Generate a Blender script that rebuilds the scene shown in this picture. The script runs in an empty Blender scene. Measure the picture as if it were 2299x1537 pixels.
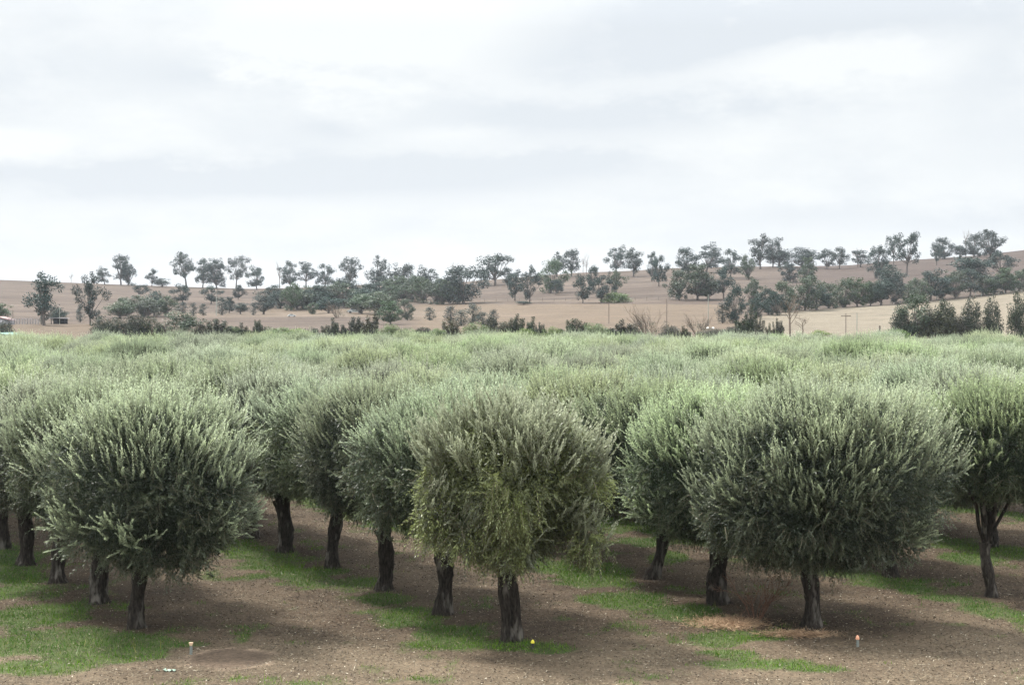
import bpy, math, random
import numpy as np
C = bpy.context.scene
COL = C.collection
F, H, CX, HOR = 4000.0, 7.0, 1149.5, 715.0       # photo focal length (px), eye height (m), centre column, horizon row

# ------------------------------------------------------------------ numpy helpers
def unit(v):
    return v / np.maximum(np.linalg.norm(v, axis=-1, keepdims=True), 1e-9)

def hash2(i, j, s):
    h = (i.astype(np.int64) * 374761393 + j.astype(np.int64) * 668265263 + s * 974634777) & 0xffffffff
    h = ((h ^ (h >> 13)) * 1274126177) & 0xffffffff
    return ((h ^ (h >> 16)) & 0xffff) / 65535.0

def vnoise(x, y, s=0):
    xi, yi = np.floor(x), np.floor(y)
    fx, fy = x - xi, y - yi
    fx, fy = fx * fx * (3 - 2 * fx), fy * fy * (3 - 2 * fy)
    a, b = hash2(xi, yi, s), hash2(xi + 1, yi, s)
    c, d = hash2(xi, yi + 1, s), hash2(xi + 1, yi + 1, s)
    return (a * (1 - fx) + b * fx) * (1 - fy) + (c * (1 - fx) + d * fx) * fy

def fbm(x, y, s=0, o=4):
    t, a, n = 0.0, 0.5, 0.0
    for k in range(o):
        t = t + a * vnoise(x * 2 ** k, y * 2 ** k, s + k * 17); n += a; a *= 0.55
    return t / n

def sstep(a, b, x):
    t = np.clip((x - a) / (b - a), 0, 1)
    return t * t * (3 - 2 * t)

class MB:
    """collects vertices and faces (tris and quads) of one mesh"""
    def __init__(s):
        s.v, s.f, s.m, s.c, s.n = [], [], [], [], 0
    def add(s, v, f, mat=0, col=None):
        v = np.asarray(v, np.float32).reshape(-1, 3); f = np.asarray(f, np.int64)
        s.v.append(v); s.f.append(f + s.n); s.m.append(np.full(len(f), mat, np.int32))
        if col is None: col = np.zeros((len(f), 4), np.float32)
        s.c.append(np.broadcast_to(np.asarray(col, np.float32), (len(f), 4)))
        s.n += len(v)
        return s
    def tube(s, pts, rad, sides=8, mat=0, rough=0.0, rng=None, cap=True, lobes=0.0):
        pts = np.asarray(pts, float); rad = np.asarray(rad, float); n = len(pts)
        t = unit(np.gradient(pts, axis=0))
        ref = np.array([0, 0, 1.0]) if abs(t[0, 2]) < .9 else np.array([1.0, 0, 0])
        e1 = unit(np.cross(t, ref)); e2 = np.cross(t, e1)
        a = np.linspace(0, 2 * math.pi, sides, endpoint=False)
        r = rad[:, None] * np.ones((1, sides))
        if rough and rng is not None:
            ph = rng.uniform(0, 6.28, 3)
            z = np.arange(n)[:, None]
            r = r * (1 + lobes * (np.sin(3 * a + ph[0] + .25 * z) + .6 * np.sin(5 * a + ph[1] - .18 * z)) + rough * rng.normal(0, 1, (n, sides)))
        v = pts[:, None] + r[..., None] * (np.cos(a)[None, :, None] * e1[:, None] + np.sin(a)[None, :, None] * e2[:, None])
        i, j = np.meshgrid(np.arange(n - 1), np.arange(sides), indexing='ij')
        k = (j + 1) % sides
        f = np.stack([i * sides + j, i * sides + k, (i + 1) * sides + k, (i + 1) * sides + j], -1).reshape(-1, 4)
        v = v.reshape(-1, 3)
        s.add(v, f, mat)
        if cap:
            for base, p in ((0, pts[0]), ((n - 1) * sides, pts[-1])):
                ring = v[base:base + sides]
                vv = np.vstack([ring, p[None]])
                jj = np.arange(sides)
                s.add(vv, np.stack([jj, (jj + 1) % sides, np.full(sides, sides)], -1), mat)
        return s
    def box(s, x0, x1, y0, y1, z0, z1, mat=0):
        v = [(x, y, z) for z in (z0, z1) for y in (y0, y1) for x in (x0, x1)]
        return s.add(v, [(0, 2, 3, 1), (4, 5, 7, 6), (0, 1, 5, 4), (2, 6, 7, 3), (0, 4, 6, 2), (1, 3, 7, 5)], mat)
    def mesh(s, name, mats, smooth=False, attr='leafdata'):
        me = bpy.data.meshes.new(name)
        v = np.concatenate(s.v); me.vertices.add(len(v)); me.vertices.foreach_set('co', v.ravel())
        sizes = np.concatenate([np.full(len(f), f.shape[1]) for f in s.f])
        loops = np.concatenate([f.ravel() for f in s.f]).astype(np.int32)
        me.loops.add(len(loops)); me.loops.foreach_set('vertex_index', loops)
        me.polygons.add(len(sizes))
        me.polygons.foreach_set('loop_start', np.concatenate([[0], np.cumsum(sizes)[:-1]]).astype(np.int32))
        for m in mats: me.materials.append(m)
        me.polygons.foreach_set('material_index', np.concatenate(s.m))
        if smooth: me.polygons.foreach_set('use_smooth', np.ones(len(sizes), bool))
        if attr:
            a = me.attributes.new(attr, 'FLOAT_COLOR', 'FACE')
            a.data.foreach_set('color', np.ascontiguousarray(np.concatenate(s.c), np.float32).ravel())
        me.update(calc_edges=True); me.validate()
        return me

def link(name, me, parent=None, loc=(0, 0, 0), rotz=0, scale=(1, 1, 1)):
    o = bpy.data.objects.new(name, me); COL.objects.link(o)
    o.location = loc; o.rotation_euler = (0, 0, rotz); o.scale = scale
    if parent: o.parent = parent
    return o
def tag(o, label=None, cat=None, group=None, kind=None):
    for k, x in (('label', label), ('category', cat), ('group', group), ('kind', kind)):
        if x: o[k] = x
    return o

# ------------------------------------------------------------------ materials
def mat(name):
    m = bpy.data.materials.new(name); m.use_nodes = True; nt = m.node_tree; nt.nodes.clear()
    out = nt.nodes.new('ShaderNodeOutputMaterial')
    return m, nt, out
class N:
    def __init__(s, nt): s.nt = nt
    def __call__(s, typ, **kw):
        n = s.nt.nodes.new(typ)
        ins = kw.pop('ins', {})
        for k, v in kw.items(): setattr(n, k, v)
        for k, v in ins.items():
            if isinstance(v, bpy.types.NodeSocket): s.nt.links.new(v, n.inputs[k])
            else: n.inputs[k].default_value = v
        return n
    def math(s, op, a, b=0.0, c=0.0, clamp=False):
        return s('ShaderNodeMath', operation=op, use_clamp=clamp, ins={0: a, 1: b, 2: c}).outputs[0]
    def mix(s, f, a, b, blend='MIX'):
        n = s('ShaderNodeMix', data_type='RGBA', blend_type=blend)
        for i, v in ((0, f), (6, a), (7, b)):
            if isinstance(v, bpy.types.NodeSocket): s.nt.links.new(v, n.inputs[i])
            else: n.inputs[i].default_value = v if i == 0 else (*v, 1) if len(v) == 3 else v
        return n.outputs[2]
    def ramp(s, f, a, b, lo=0.0, hi=1.0):
        n = s('ShaderNodeMapRange', clamp=True, ins={0: f, 1: a, 2: b, 3: lo, 4: hi}); return n.outputs[0]
    def noise(s, vec, scale, detail=4, rough=.55, out=0):
        return s('ShaderNodeTexNoise', ins={'Vector': vec, 'Scale': scale, 'Detail': detail, 'Roughness': rough}).outputs[out]

def leaf_mat(name, dark_leaf, young, under, yellow, transl=.22, rough=.45, spec=.3, vary=.35, under_mix=1.0, shade_under=None):
    m, nt, out = mat(name); n = N(nt)
    at = n('ShaderNodeAttribute', attribute_name='leafdata')
    sep = n('ShaderNodeSeparateColor', ins={0: at.outputs['Color']})
    rnd, paleness, yel = sep.outputs[0], sep.outputs[1], sep.outputs[2]
    oi = n('ShaderNodeObjectInfo').outputs['Random']
    top = n.mix(paleness, dark_leaf, young)
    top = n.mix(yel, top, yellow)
    und = n.mix(yel, n.mix(paleness, shade_under, under) if shade_under else under, yellow)
    back = n('ShaderNodeNewGeometry').outputs['Backfacing']
    c = n.mix(n.math('MULTIPLY', back, under_mix), top, und)
    br = n.math('ADD', 1 - vary / 2, n.math('MULTIPLY', rnd, vary))
    br2 = n.math('ADD', .80, n.math('MULTIPLY', oi, .36))
    br = n.math('MULTIPLY', br, br2)
    hsv = n('ShaderNodeHueSaturation', ins={'Hue': n.math('ADD', .488, n.math('MULTIPLY', n.math('FRACT', n.math('MULTIPLY', oi, 7.3)), .03)),
                                            'Saturation': n.math('ADD', .75, n.math('MULTIPLY', n.math('FRACT', n.math('MULTIPLY', oi, 13.7)), .48)),
                                            'Value': br, 'Color': c})
    c = hsv.outputs[0]
    p = n('ShaderNodeBsdfPrincipled', ins={'Base Color': c, 'Roughness': rough, 'Specular IOR Level': spec})
    t = n('ShaderNodeBsdfTranslucent', ins={'Color': c})
    mx = n('ShaderNodeMixShader', ins={0: transl, 1: p.outputs[0], 2: t.outputs[0]})
    nt.links.new(mx.outputs[0], out.inputs[0])
    return m

def rough_mat(name, c1, c2, scale=8, c3=None, bump=.4, rough=.9, stretch=(1, 1, 1), bd=.02, lo=.35, hi=.65):
    m, nt, out = mat(name); n = N(nt)
    tc = n('ShaderNodeTexCoord').outputs['Object']
    mp = n('ShaderNodeMapping', ins={0: tc, 3: stretch}).outputs[0]
    a = n.noise(mp, scale, 6, .65)
    c = n.mix(n.ramp(a, lo, hi), c1, c2)
    if c3: c = n.mix(n.ramp(n.noise(mp, scale * .3, 3, .5), .55, .68), c, c3)
    b = n('ShaderNodeBump', ins={'Strength': bump, 'Distance': bd, 'Height': a}).outputs[0]
    p = n('ShaderNodeBsdfPrincipled', ins={'Base Color': c, 'Roughness': rough, 'Specular IOR Level': .15, 'Normal': b})
    nt.links.new(p.outputs[0], out.inputs[0])
    return m

OLIVE = leaf_mat('olive_leaf', (.018, .028, .012), (.54, .615, .37), (.485, .545, .375), (.25, .28, .06), transl=.34, shade_under=(.048, .062, .04))  # mature leaf colours darkened further, painting in shade low and inside the crown
OLIVE_Y = leaf_mat('olive_leaf_yellowish', (.035, .046, .015), (.55, .61, .39), (.49, .54, .37), (.31, .39, .09), transl=.3, shade_under=(.11, .13, .06))  # mature colours here carry painted crown shade too
TWIG = rough_mat('olive_twig', (.10, .085, .06), (.16, .14, .10), 20, bump=0)
BARK = rough_mat('olive_bark', (.010, .008, .006), (.055, .046, .038), 9, (.15, .135, .115), bump=1.0, stretch=(2.2, 2.2, .6), bd=.05)
GUM = leaf_mat('gum_leaf', (.010, .027, .022), (.025, .054, .037), (.016, .038, .031), (.09, .11, .04), transl=.12, rough=.6, vary=.6)
SHRUB = leaf_mat('shrub_leaf', (.012, .022, .008), (.034, .052, .016), (.02, .033, .014), (.16, .25, .04), transl=.12, rough=.6, vary=.7)
GUMBARK = rough_mat('gum_bark', (.07, .06, .055), (.17, .15, .135), 1.5, bump=.2, stretch=(2, 2, .5))
DEADWOOD = rough_mat('dead_wood', (.10, .075, .055), (.19, .155, .125), 3, bump=.2)
GRASSM = leaf_mat('grass_blade', (.042, .095, .010), (.125, .21, .025), (.05, .10, .014), (.24, .21, .09), transl=.25, vary=.5)
LITTERM = leaf_mat('litter_leaf', (.022, .013, .008), (.16, .12, .075), (.04, .028, .018), (.34, .29, .22), transl=.0, rough=.8, vary=.7, under_mix=.5)
STRAWM = leaf_mat('straw', (.28, .155, .055), (.42, .28, .12), (.28, .16, .07), (.5, .4, .2), transl=.1, rough=.8, vary=.6)

def flat_mat(name, col, rough=.6, metal=0.0, var=.12, scale=4):
    c2 = tuple(x * (1 - var * 2) for x in col)
    return rough_mat(name, c2, col, scale, bump=.1, rough=rough)

# ------------------------------------------------------------------ terrain
RX = [-1500, -300, 0, 230, 400, 560, 700, 870, 1000, 1100, 1200, 1300, 1430, 1500, 1620, 1900, 2000, 2100, 2200, 2299, 2700, 3600]
RY = [640, 622, 628, 637, 643, 648, 645, 636, 636, 628, 620, 612, 607, 602, 599, 596, 586, 580, 573, 561, 545, 560]
D0, D1 = 230.0, 750.0
def ridge(px): return np.interp(px, RX, RY)
def row_at(px, d):
    t = np.clip((d - D0) / (D1 - D0), 0, 1)
    return 775 + (ridge(px) - 775) * (1 - (1 - t) ** 1.3)
def terrain(x, y):
    x = np.asarray(x, float); y = np.asarray(y, float)
    yy = np.maximum(y, 30.0)
    px = CX + F * x / yy
    dd = np.clip(yy, D0, D1)
    z = H + (HOR - row_at(px, dd)) * dd / F
    z = z * sstep(165, 236, yy)
    z = np.where(yy > D1, z - (yy - D1) * .05 - 2.5 * sstep(D1, D1 + 60, yy), z)
    z = np.maximum(z, np.where(yy > D1, -6, -1))
    return z + np.where(yy < 150, .05 * (fbm(x * .35, y * .35, 3) - .5), 0)
def at(px, row):
    """point of the hillside seen at this column and row"""
    g = np.clip((775 - row) / (775 - ridge(px)), 0, .985)
    d = D0 + (D1 - D0) * (1 - (1 - g) ** (1 / 1.3))
    d = float(d); x = (px - CX) * d / F
    return np.array([x, d, float(terrain(x, d))])
def flat(px, row):
    d = F * H / (row - HOR)
    x = (px - CX) * d / F
    return np.array([x, d, float(terrain(x, d))])

# olive rows: u runs along a row away from the camera, v from row to row
U = np.array([-1.70, 3.60]); V = np.array([.904, .427]) * 6.87
A = [(305, 1410), (222, 1353), (130, 1308), (55, 1268)]
B = [(1145, 1440), (992, 1380), (862, 1325), (748, 1275), (638, 1240)]
Cc = [(1822, 1408), (1612, 1355), (1462, 1300)]
E = [(2228, 1340)]

# green patches in the grove, each a place on the ground: (column, row, half-width, half-depth in rows)
PATCH = [(150, 1440, 260, 42), (60, 1385, 150, 34), (70, 1500, 170, 24), (330, 1440, 70, 18), (20, 1330, 60, 20), (420, 1449, 70, 9), (250, 1470, 190, 22),
         (620, 1262, 70, 18), (700, 1285, 90, 18), (790, 1315, 100, 20), (860, 1345, 70, 18), (920, 1385, 100, 22), (1010, 1425, 120, 24), (1120, 1452, 130, 18),
         (1215, 1458, 80, 13), (1000, 1445, 110, 16), (900, 1400, 90, 16),
         (1370, 1185, 60, 16), (1440, 1215, 80, 14), (1350, 1290, 90, 30), (1420, 1345, 130, 26), (1540, 1375, 90, 24), (1590, 1395, 60, 16), (1690, 1428, 110, 14), (1600, 1440, 60, 16),
         (1720, 1492, 170, 17), (1830, 1500, 110, 12), (1640, 1470, 90, 12),
         (2060, 1325, 55, 12), (2140, 1345, 80, 14), (2230, 1370, 90, 20), (2300, 1385, 70, 18), (2190, 1255, 80, 18), (1500, 1250, 60, 14)]
PW = []
for (px, py, rx, ry) in PATCH:
    d = F * H / (py - HOR); PW.append(((px - CX) * d / F, d, rx * d / F, ry * d * d / (F * H)))
def green_mask(x, y):
    n = fbm(x * 1.7, y * 1.3, 11, 5); n2 = fbm(x * .35, y * .35, 29, 3)
    g = np.zeros_like(x)
    for (cx, cy, rx, ry) in PW:
        q = ((x - cx) / rx) ** 2 + ((y - cy) / ry) ** 2
        g = np.maximum(g, 1.15 - q)
    # strips along the rows deeper in the grove
    rel = np.stack([x + .05, y - 38.6], -1)
    vv = rel @ (V / 6.87) / 6.87
    fr = vv - np.round(vv) + .14
    strip = np.exp(-(fr / .14) ** 2) * sstep(42, 50, y) * 1.05
    g = np.maximum(g, strip)
    cq = flat(520, 1480); g = g - 1.2 * np.exp(-(((x - cq[0]) / 1.3) ** 2 + ((y - cq[1]) / 1.5) ** 2) ** 2)
    return np.clip((g - .26 + (n - .5) * 1.6 + (n2 - .5) * .8) * 2.6, 0, 1) * (y < 200)

def build_ground():
    def axis(knots):
        r = []
        for (a, b, st) in knots: r.append(np.arange(a, b, st))
        return np.concatenate(r)
    def grow(a, b, st, k):
        r = [a]
        while r[-1] < b: r.append(r[-1] + st); st *= k
        return np.array(r)
    xr = grow(15, 3200, .22, 1.045); xs = np.concatenate([-xr[::-1], np.arange(-14.85, 14.9, .15), xr])
    ys = np.concatenate([-grow(0, 1500, 4, 1.2)[::-1], np.arange(2, 30, 2), np.arange(30, 62, .16), np.arange(62, 90, .3), np.arange(90, 230, 1.2),
                         np.arange(230, 760, 3.0), grow(760, 4200, 5, 1.09)])
    X, Y = np.meshgrid(xs, ys)
    Z = terrain(X, Y)
    # small real unevenness of the near ground
    near = sstep(28, 36, Y) * (1 - sstep(80, 120, Y))
    Z = Z + near * (.035 * (fbm(X * 2.5, Y * 2.5, 5) - .5) + .02 * (vnoise(X * 7, Y * 7, 8) - .5))
    far = sstep(235, 300, Y)
    Z = Z + far * (.5 * (fbm(X * .04, Y * .04, 6) - .5) * (1 - sstep(700, 745, Y)))
    Z[(Y > 20) & (Y < 150)] -= 0
    ny, nx = X.shape
    v = np.stack([X, Y, Z], -1).reshape(-1, 3)
    i, j = np.meshgrid(np.arange(ny - 1), np.arange(nx - 1), indexing='ij')
    f = np.stack([i * nx + j, i * nx + j + 1, (i + 1) * nx + j + 1, (i + 1) * nx + j], -1).reshape(-1, 4)
    # land cover colour
    P = CX + F * X / np.maximum(Y, 30)
    R = row_at(P, np.clip(Y, D0, D1))
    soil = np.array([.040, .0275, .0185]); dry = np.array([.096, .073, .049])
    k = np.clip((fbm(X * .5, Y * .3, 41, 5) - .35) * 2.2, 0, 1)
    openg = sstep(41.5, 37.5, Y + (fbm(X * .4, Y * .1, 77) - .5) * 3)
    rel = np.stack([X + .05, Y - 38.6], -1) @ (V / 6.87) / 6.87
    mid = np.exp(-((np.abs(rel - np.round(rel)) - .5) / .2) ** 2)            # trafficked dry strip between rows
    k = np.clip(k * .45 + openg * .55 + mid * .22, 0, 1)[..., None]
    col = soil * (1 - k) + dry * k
    # smooth muddy pan with pale rims near the left marker
    c = flat(515, 1478)
    q = ((X - c[0]) / .95) ** 2 + ((Y - c[1]) / 1.15) ** 2 + (fbm(X * 2, Y * 2, 19) - .5) * .7
    pan = (1 - sstep(.75, .95, q))[..., None]; rim = (np.exp(-((q - 1.0) / .16) ** 2) * (fbm(X * 1.3, Y * 3, 23) > .45))[..., None]
    col = col * (1 - pan) + np.array([.074, .054, .038]) * pan
    col = col * (1 - .7 * rim) + np.array([.21, .155, .11]) * .7 * rim
    # hillside
    hill = np.array([.222, .166, .130]); hill2 = np.array([.31, .238, .188]); tan = np.array([.365, .275, .195]); straw = np.array([.50, .425, .315])
    pal = np.array([.46, .36, .27])
    sn = fbm(X * .008, Y * .05, 51, 5)[..., None]; sf = fbm(X * .05, Y * .25, 53, 4)[..., None]
    hc = hill + (hill2 - hill) * np.clip((sn - .35) * 2.6, 0, 1)
    hc = hc * (.84 + .32 * fbm(X * .015, Y * .16, 57, 4)[..., None])
    hc = hc * (.58 + .84 * sf)
    def zone(base, cl, m):
        m = np.clip(m, 0, 1)[..., None]; return base * (1 - m) + cl * (.86 + .28 * sf) * m
    Rn = R + (fbm(X * .03, Y * .03, 61) - .5) * 6
    hc = zone(hc, tan, sstep(900, 960, P) * sstep(1680, 1640, P) * sstep(680, 684, Rn) * sstep(760, 735, Rn))
    hc = zone(hc, tan * .95, sstep(560, 620, P) * sstep(930, 880, P) * sstep(688, 694, Rn) * sstep(712, 706, Rn))
    hc = zone(hc, tan * .92, sstep(120, 0, P) * 0 + sstep(724, 730, Rn) * sstep(560, 300, P))
    hc = zone(hc, pal, .6 * sstep(700, 703, Rn) * sstep(712, 709, Rn) * sstep(330, 420, P) * sstep(1300, 980, P))
    hc = zone(hc, pal, .5 * np.exp(-((Rn - 676) / 3) ** 2) * sstep(850, 950, P) * sstep(1550, 1400, P))
    edge = np.interp(P, [1640, 1720, 1800, 1900, 2000, 2080, 2200, 2299, 2600], [722, 706, 697, 689, 683, 676, 664, 651, 622])
    hc = zone(hc, np.array([.185, .135, .115]), .8 * sstep(1650, 1900, P) * sstep(665, 640, Rn))
    hc = zone(hc, straw, sstep(1660, 1720, P) * sstep(edge, edge + 3, R))
    hc = zone(hc, np.array([.27, .20, .165]), .8 * np.exp(-((R - (683 - (P - 1100) * .01)) / 1.2) ** 2) * sstep(1050, 1150, P) * sstep(1550, 1500, P))
    hz = sstep(190, 232, Y)[..., None]
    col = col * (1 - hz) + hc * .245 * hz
    g = green_mask(X, Y)
    col = col * (1 - .75 * g[..., None]) + np.array([.04, .062, .018]) * .75 * g[..., None]
    me = bpy.data.meshes.new('ground')
    me.vertices.add(len(v)); me.vertices.foreach_set('co', v.astype(np.float32).ravel())
    me.loops.add(f.size); me.loops.foreach_set('vertex_index', f.ravel().astype(np.int32))
    me.polygons.add(len(f)); me.polygons.foreach_set('loop_start', (np.arange(len(f)) * 4).astype(np.int32))
    me.polygons.foreach_set('use_smooth', np.ones(len(f), bool))
    a = me.attributes.new('cover', 'FLOAT_COLOR', 'POINT')
    a.data.foreach_set('color', np.concatenate([col.reshape(-1, 3), np.ones((len(v), 1))], 1).astype(np.float32).ravel())
    m, nt, out = mat('earth'); n = N(nt)
    at_ = n('ShaderNodeAttribute', attribute_name='cover').outputs['Color']
    geo = n('ShaderNodeNewGeometry').outputs['Position']
    mp = n('ShaderNodeMapping', ins={0: geo, 3: (1, .8, 1)}).outputs[0]
    fine = n.noise(mp, 9, 5, .75); mid_ = n.noise(mp, 1.3, 4, .6)
    mp2 = n('ShaderNodeMapping', ins={0: geo, 3: (1, 2.2, 1)}).outputs[0]
    grit = n.noise(mp2, 22, 2, .6)
    br = n.math('MULTIPLY', n.ramp(fine, .3, .72, .55, 1.5), n.ramp(mid_, .3, .7, .85, 1.15))
    br = n.math('MULTIPLY', br, n.ramp(grit, .35, .65, .72, 1.3))
    mp3 = n('ShaderNodeMapping', ins={0: geo, 3: (.5, 1, 1)}).outputs[0]
    br = n.math('MULTIPLY', br, n.math('MULTIPLY', n.ramp(n.noise(mp3, .22, 5, .7), .3, .7, .80, 1.2), n.ramp(n.noise(mp3, .8, 3, .7), .35, .65, .86, 1.14)))
    c_ = n('ShaderNodeHueSaturation', ins={'Value': br, 'Color': at_}).outputs[0]
    b = n('ShaderNodeBump', ins={'Strength': .8, 'Distance': .03, 'Height': fine}).outputs[0]
    p = n('ShaderNodeBsdfPrincipled', ins={'Base Color': c_, 'Roughness': .95, 'Specular IOR Level': .1, 'Normal': b})
    nt.links.new(p.outputs[0], out.inputs[0])
    me.materials.append(m); me.update(calc_edges=True)
    tag(link('ground', me), kind='structure')
    return X, Y, Z

build_ground()

# ------------------------------------------------------------------ leaves and shoots
def leaves(mb, P, D, T, L, W, col, mat=0):
    """diamond leaves at P along D, upper face turned towards T"""
    S = unit(np.cross(D, T))
    L = np.broadcast_to(L, (len(P),))[:, None]; W = np.broadcast_to(W, (len(P),))[:, None]
    mid = P + D * L * .5
    v = np.stack([P, mid + S * W * .5, P + D * L, mid - S * W * .5], 1).reshape(-1, 3)
    mb.add(v, np.arange(len(P) * 4).reshape(-1, 4), mat, col)

def shoots(mb, rng, O, Dr, L, K, ll, lw, phi, young, yellow, curve=.25, stem=.007):
    """leafy shoots: O origins, Dr directions, L lengths, K nodes with two leaves each"""
    n = len(O)
    up = np.array([0, 0, 1.0])
    s = np.linspace(.06, 1, K)[None, :, None]
    cv = np.broadcast_to(curve, (n,))[:, None, None]
    side = rng.normal(0, .17, (n, 1, 3))
    P = O[:, None] + Dr[:, None] * s * L[:, None, None] + (up * cv + side) * (s ** 2) * L[:, None, None]
    T = unit(Dr[:, None] + 2 * (up * cv + side) * s)
    ref = unit(rng.normal(0, 1, (n, 1, 3)))
    e1 = unit(np.cross(T, ref)); e2 = np.cross(T, e1)
    th = (np.arange(K) * math.pi / 2)[None, :, None] + np.array([0, math.pi])[None, None, :] + rng.uniform(0, 6.28, (n, 1, 1)) + rng.normal(0, .35, (n, K, 2))
    ph = np.clip(rng.normal(phi, .2, (n, K, 2)), .15, 1.5) * (1 - .45 * np.linspace(0, 1, K)[None, :, None])
    D = np.cos(ph)[..., None] * T[:, :, None] + np.sin(ph)[..., None] * (np.cos(th)[..., None] * e1[:, :, None] + np.sin(th)[..., None] * e2[:, :, None])
    D = unit(D); P2 = np.broadcast_to(P[:, :, None], D.shape); T2 = np.broadcast_to(T[:, :, None], D.shape)
    m = n * K * 2
    tap = (1 - .35 * np.linspace(0, 1, K) ** 2)[None, :, None]
    Ls = (np.broadcast_to(ll, (n,))[:, None, None] * rng.uniform(.75, 1.2, (n, K, 2)) * tap).reshape(-1)
    col = np.zeros((m, 4), np.float32)
    col[:, 0] = rng.uniform(0, 1, m)
    # fresh ends are paler; shoot bases also darkened to paint in shade
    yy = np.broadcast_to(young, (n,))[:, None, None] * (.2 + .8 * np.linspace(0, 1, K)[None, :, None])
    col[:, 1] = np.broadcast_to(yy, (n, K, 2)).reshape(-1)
    col[:, 2] = np.broadcast_to(np.broadcast_to(yellow, (n,))[:, None, None], (n, K, 2)).reshape(-1)
    leaves(mb, P2.reshape(-1, 3), D.reshape(-1, 3), T2.reshape(-1, 3), Ls, Ls * (lw / ll) if np.isscalar(ll) else Ls * .24, col)
    # stem ribbon
    k2 = [0, K // 2, K - 1]
    Q = P[:, k2]; sd = e1[:, k2] * stem * np.array([1, .7, .3])[None, :, None]
    a, b = Q - sd, Q + sd
    v = np.stack([a[:, 0], b[:, 0], b[:, 1], a[:, 1], b[:, 2], a[:, 2]], 1).reshape(-1, 3)
    base = np.arange(n)[:, None] * 6
    f = np.concatenate([base + np.array([[0, 1, 2, 3]]), base + np.array([[3, 2, 4, 5]])])
    mb.add(v, f, 1)

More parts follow.
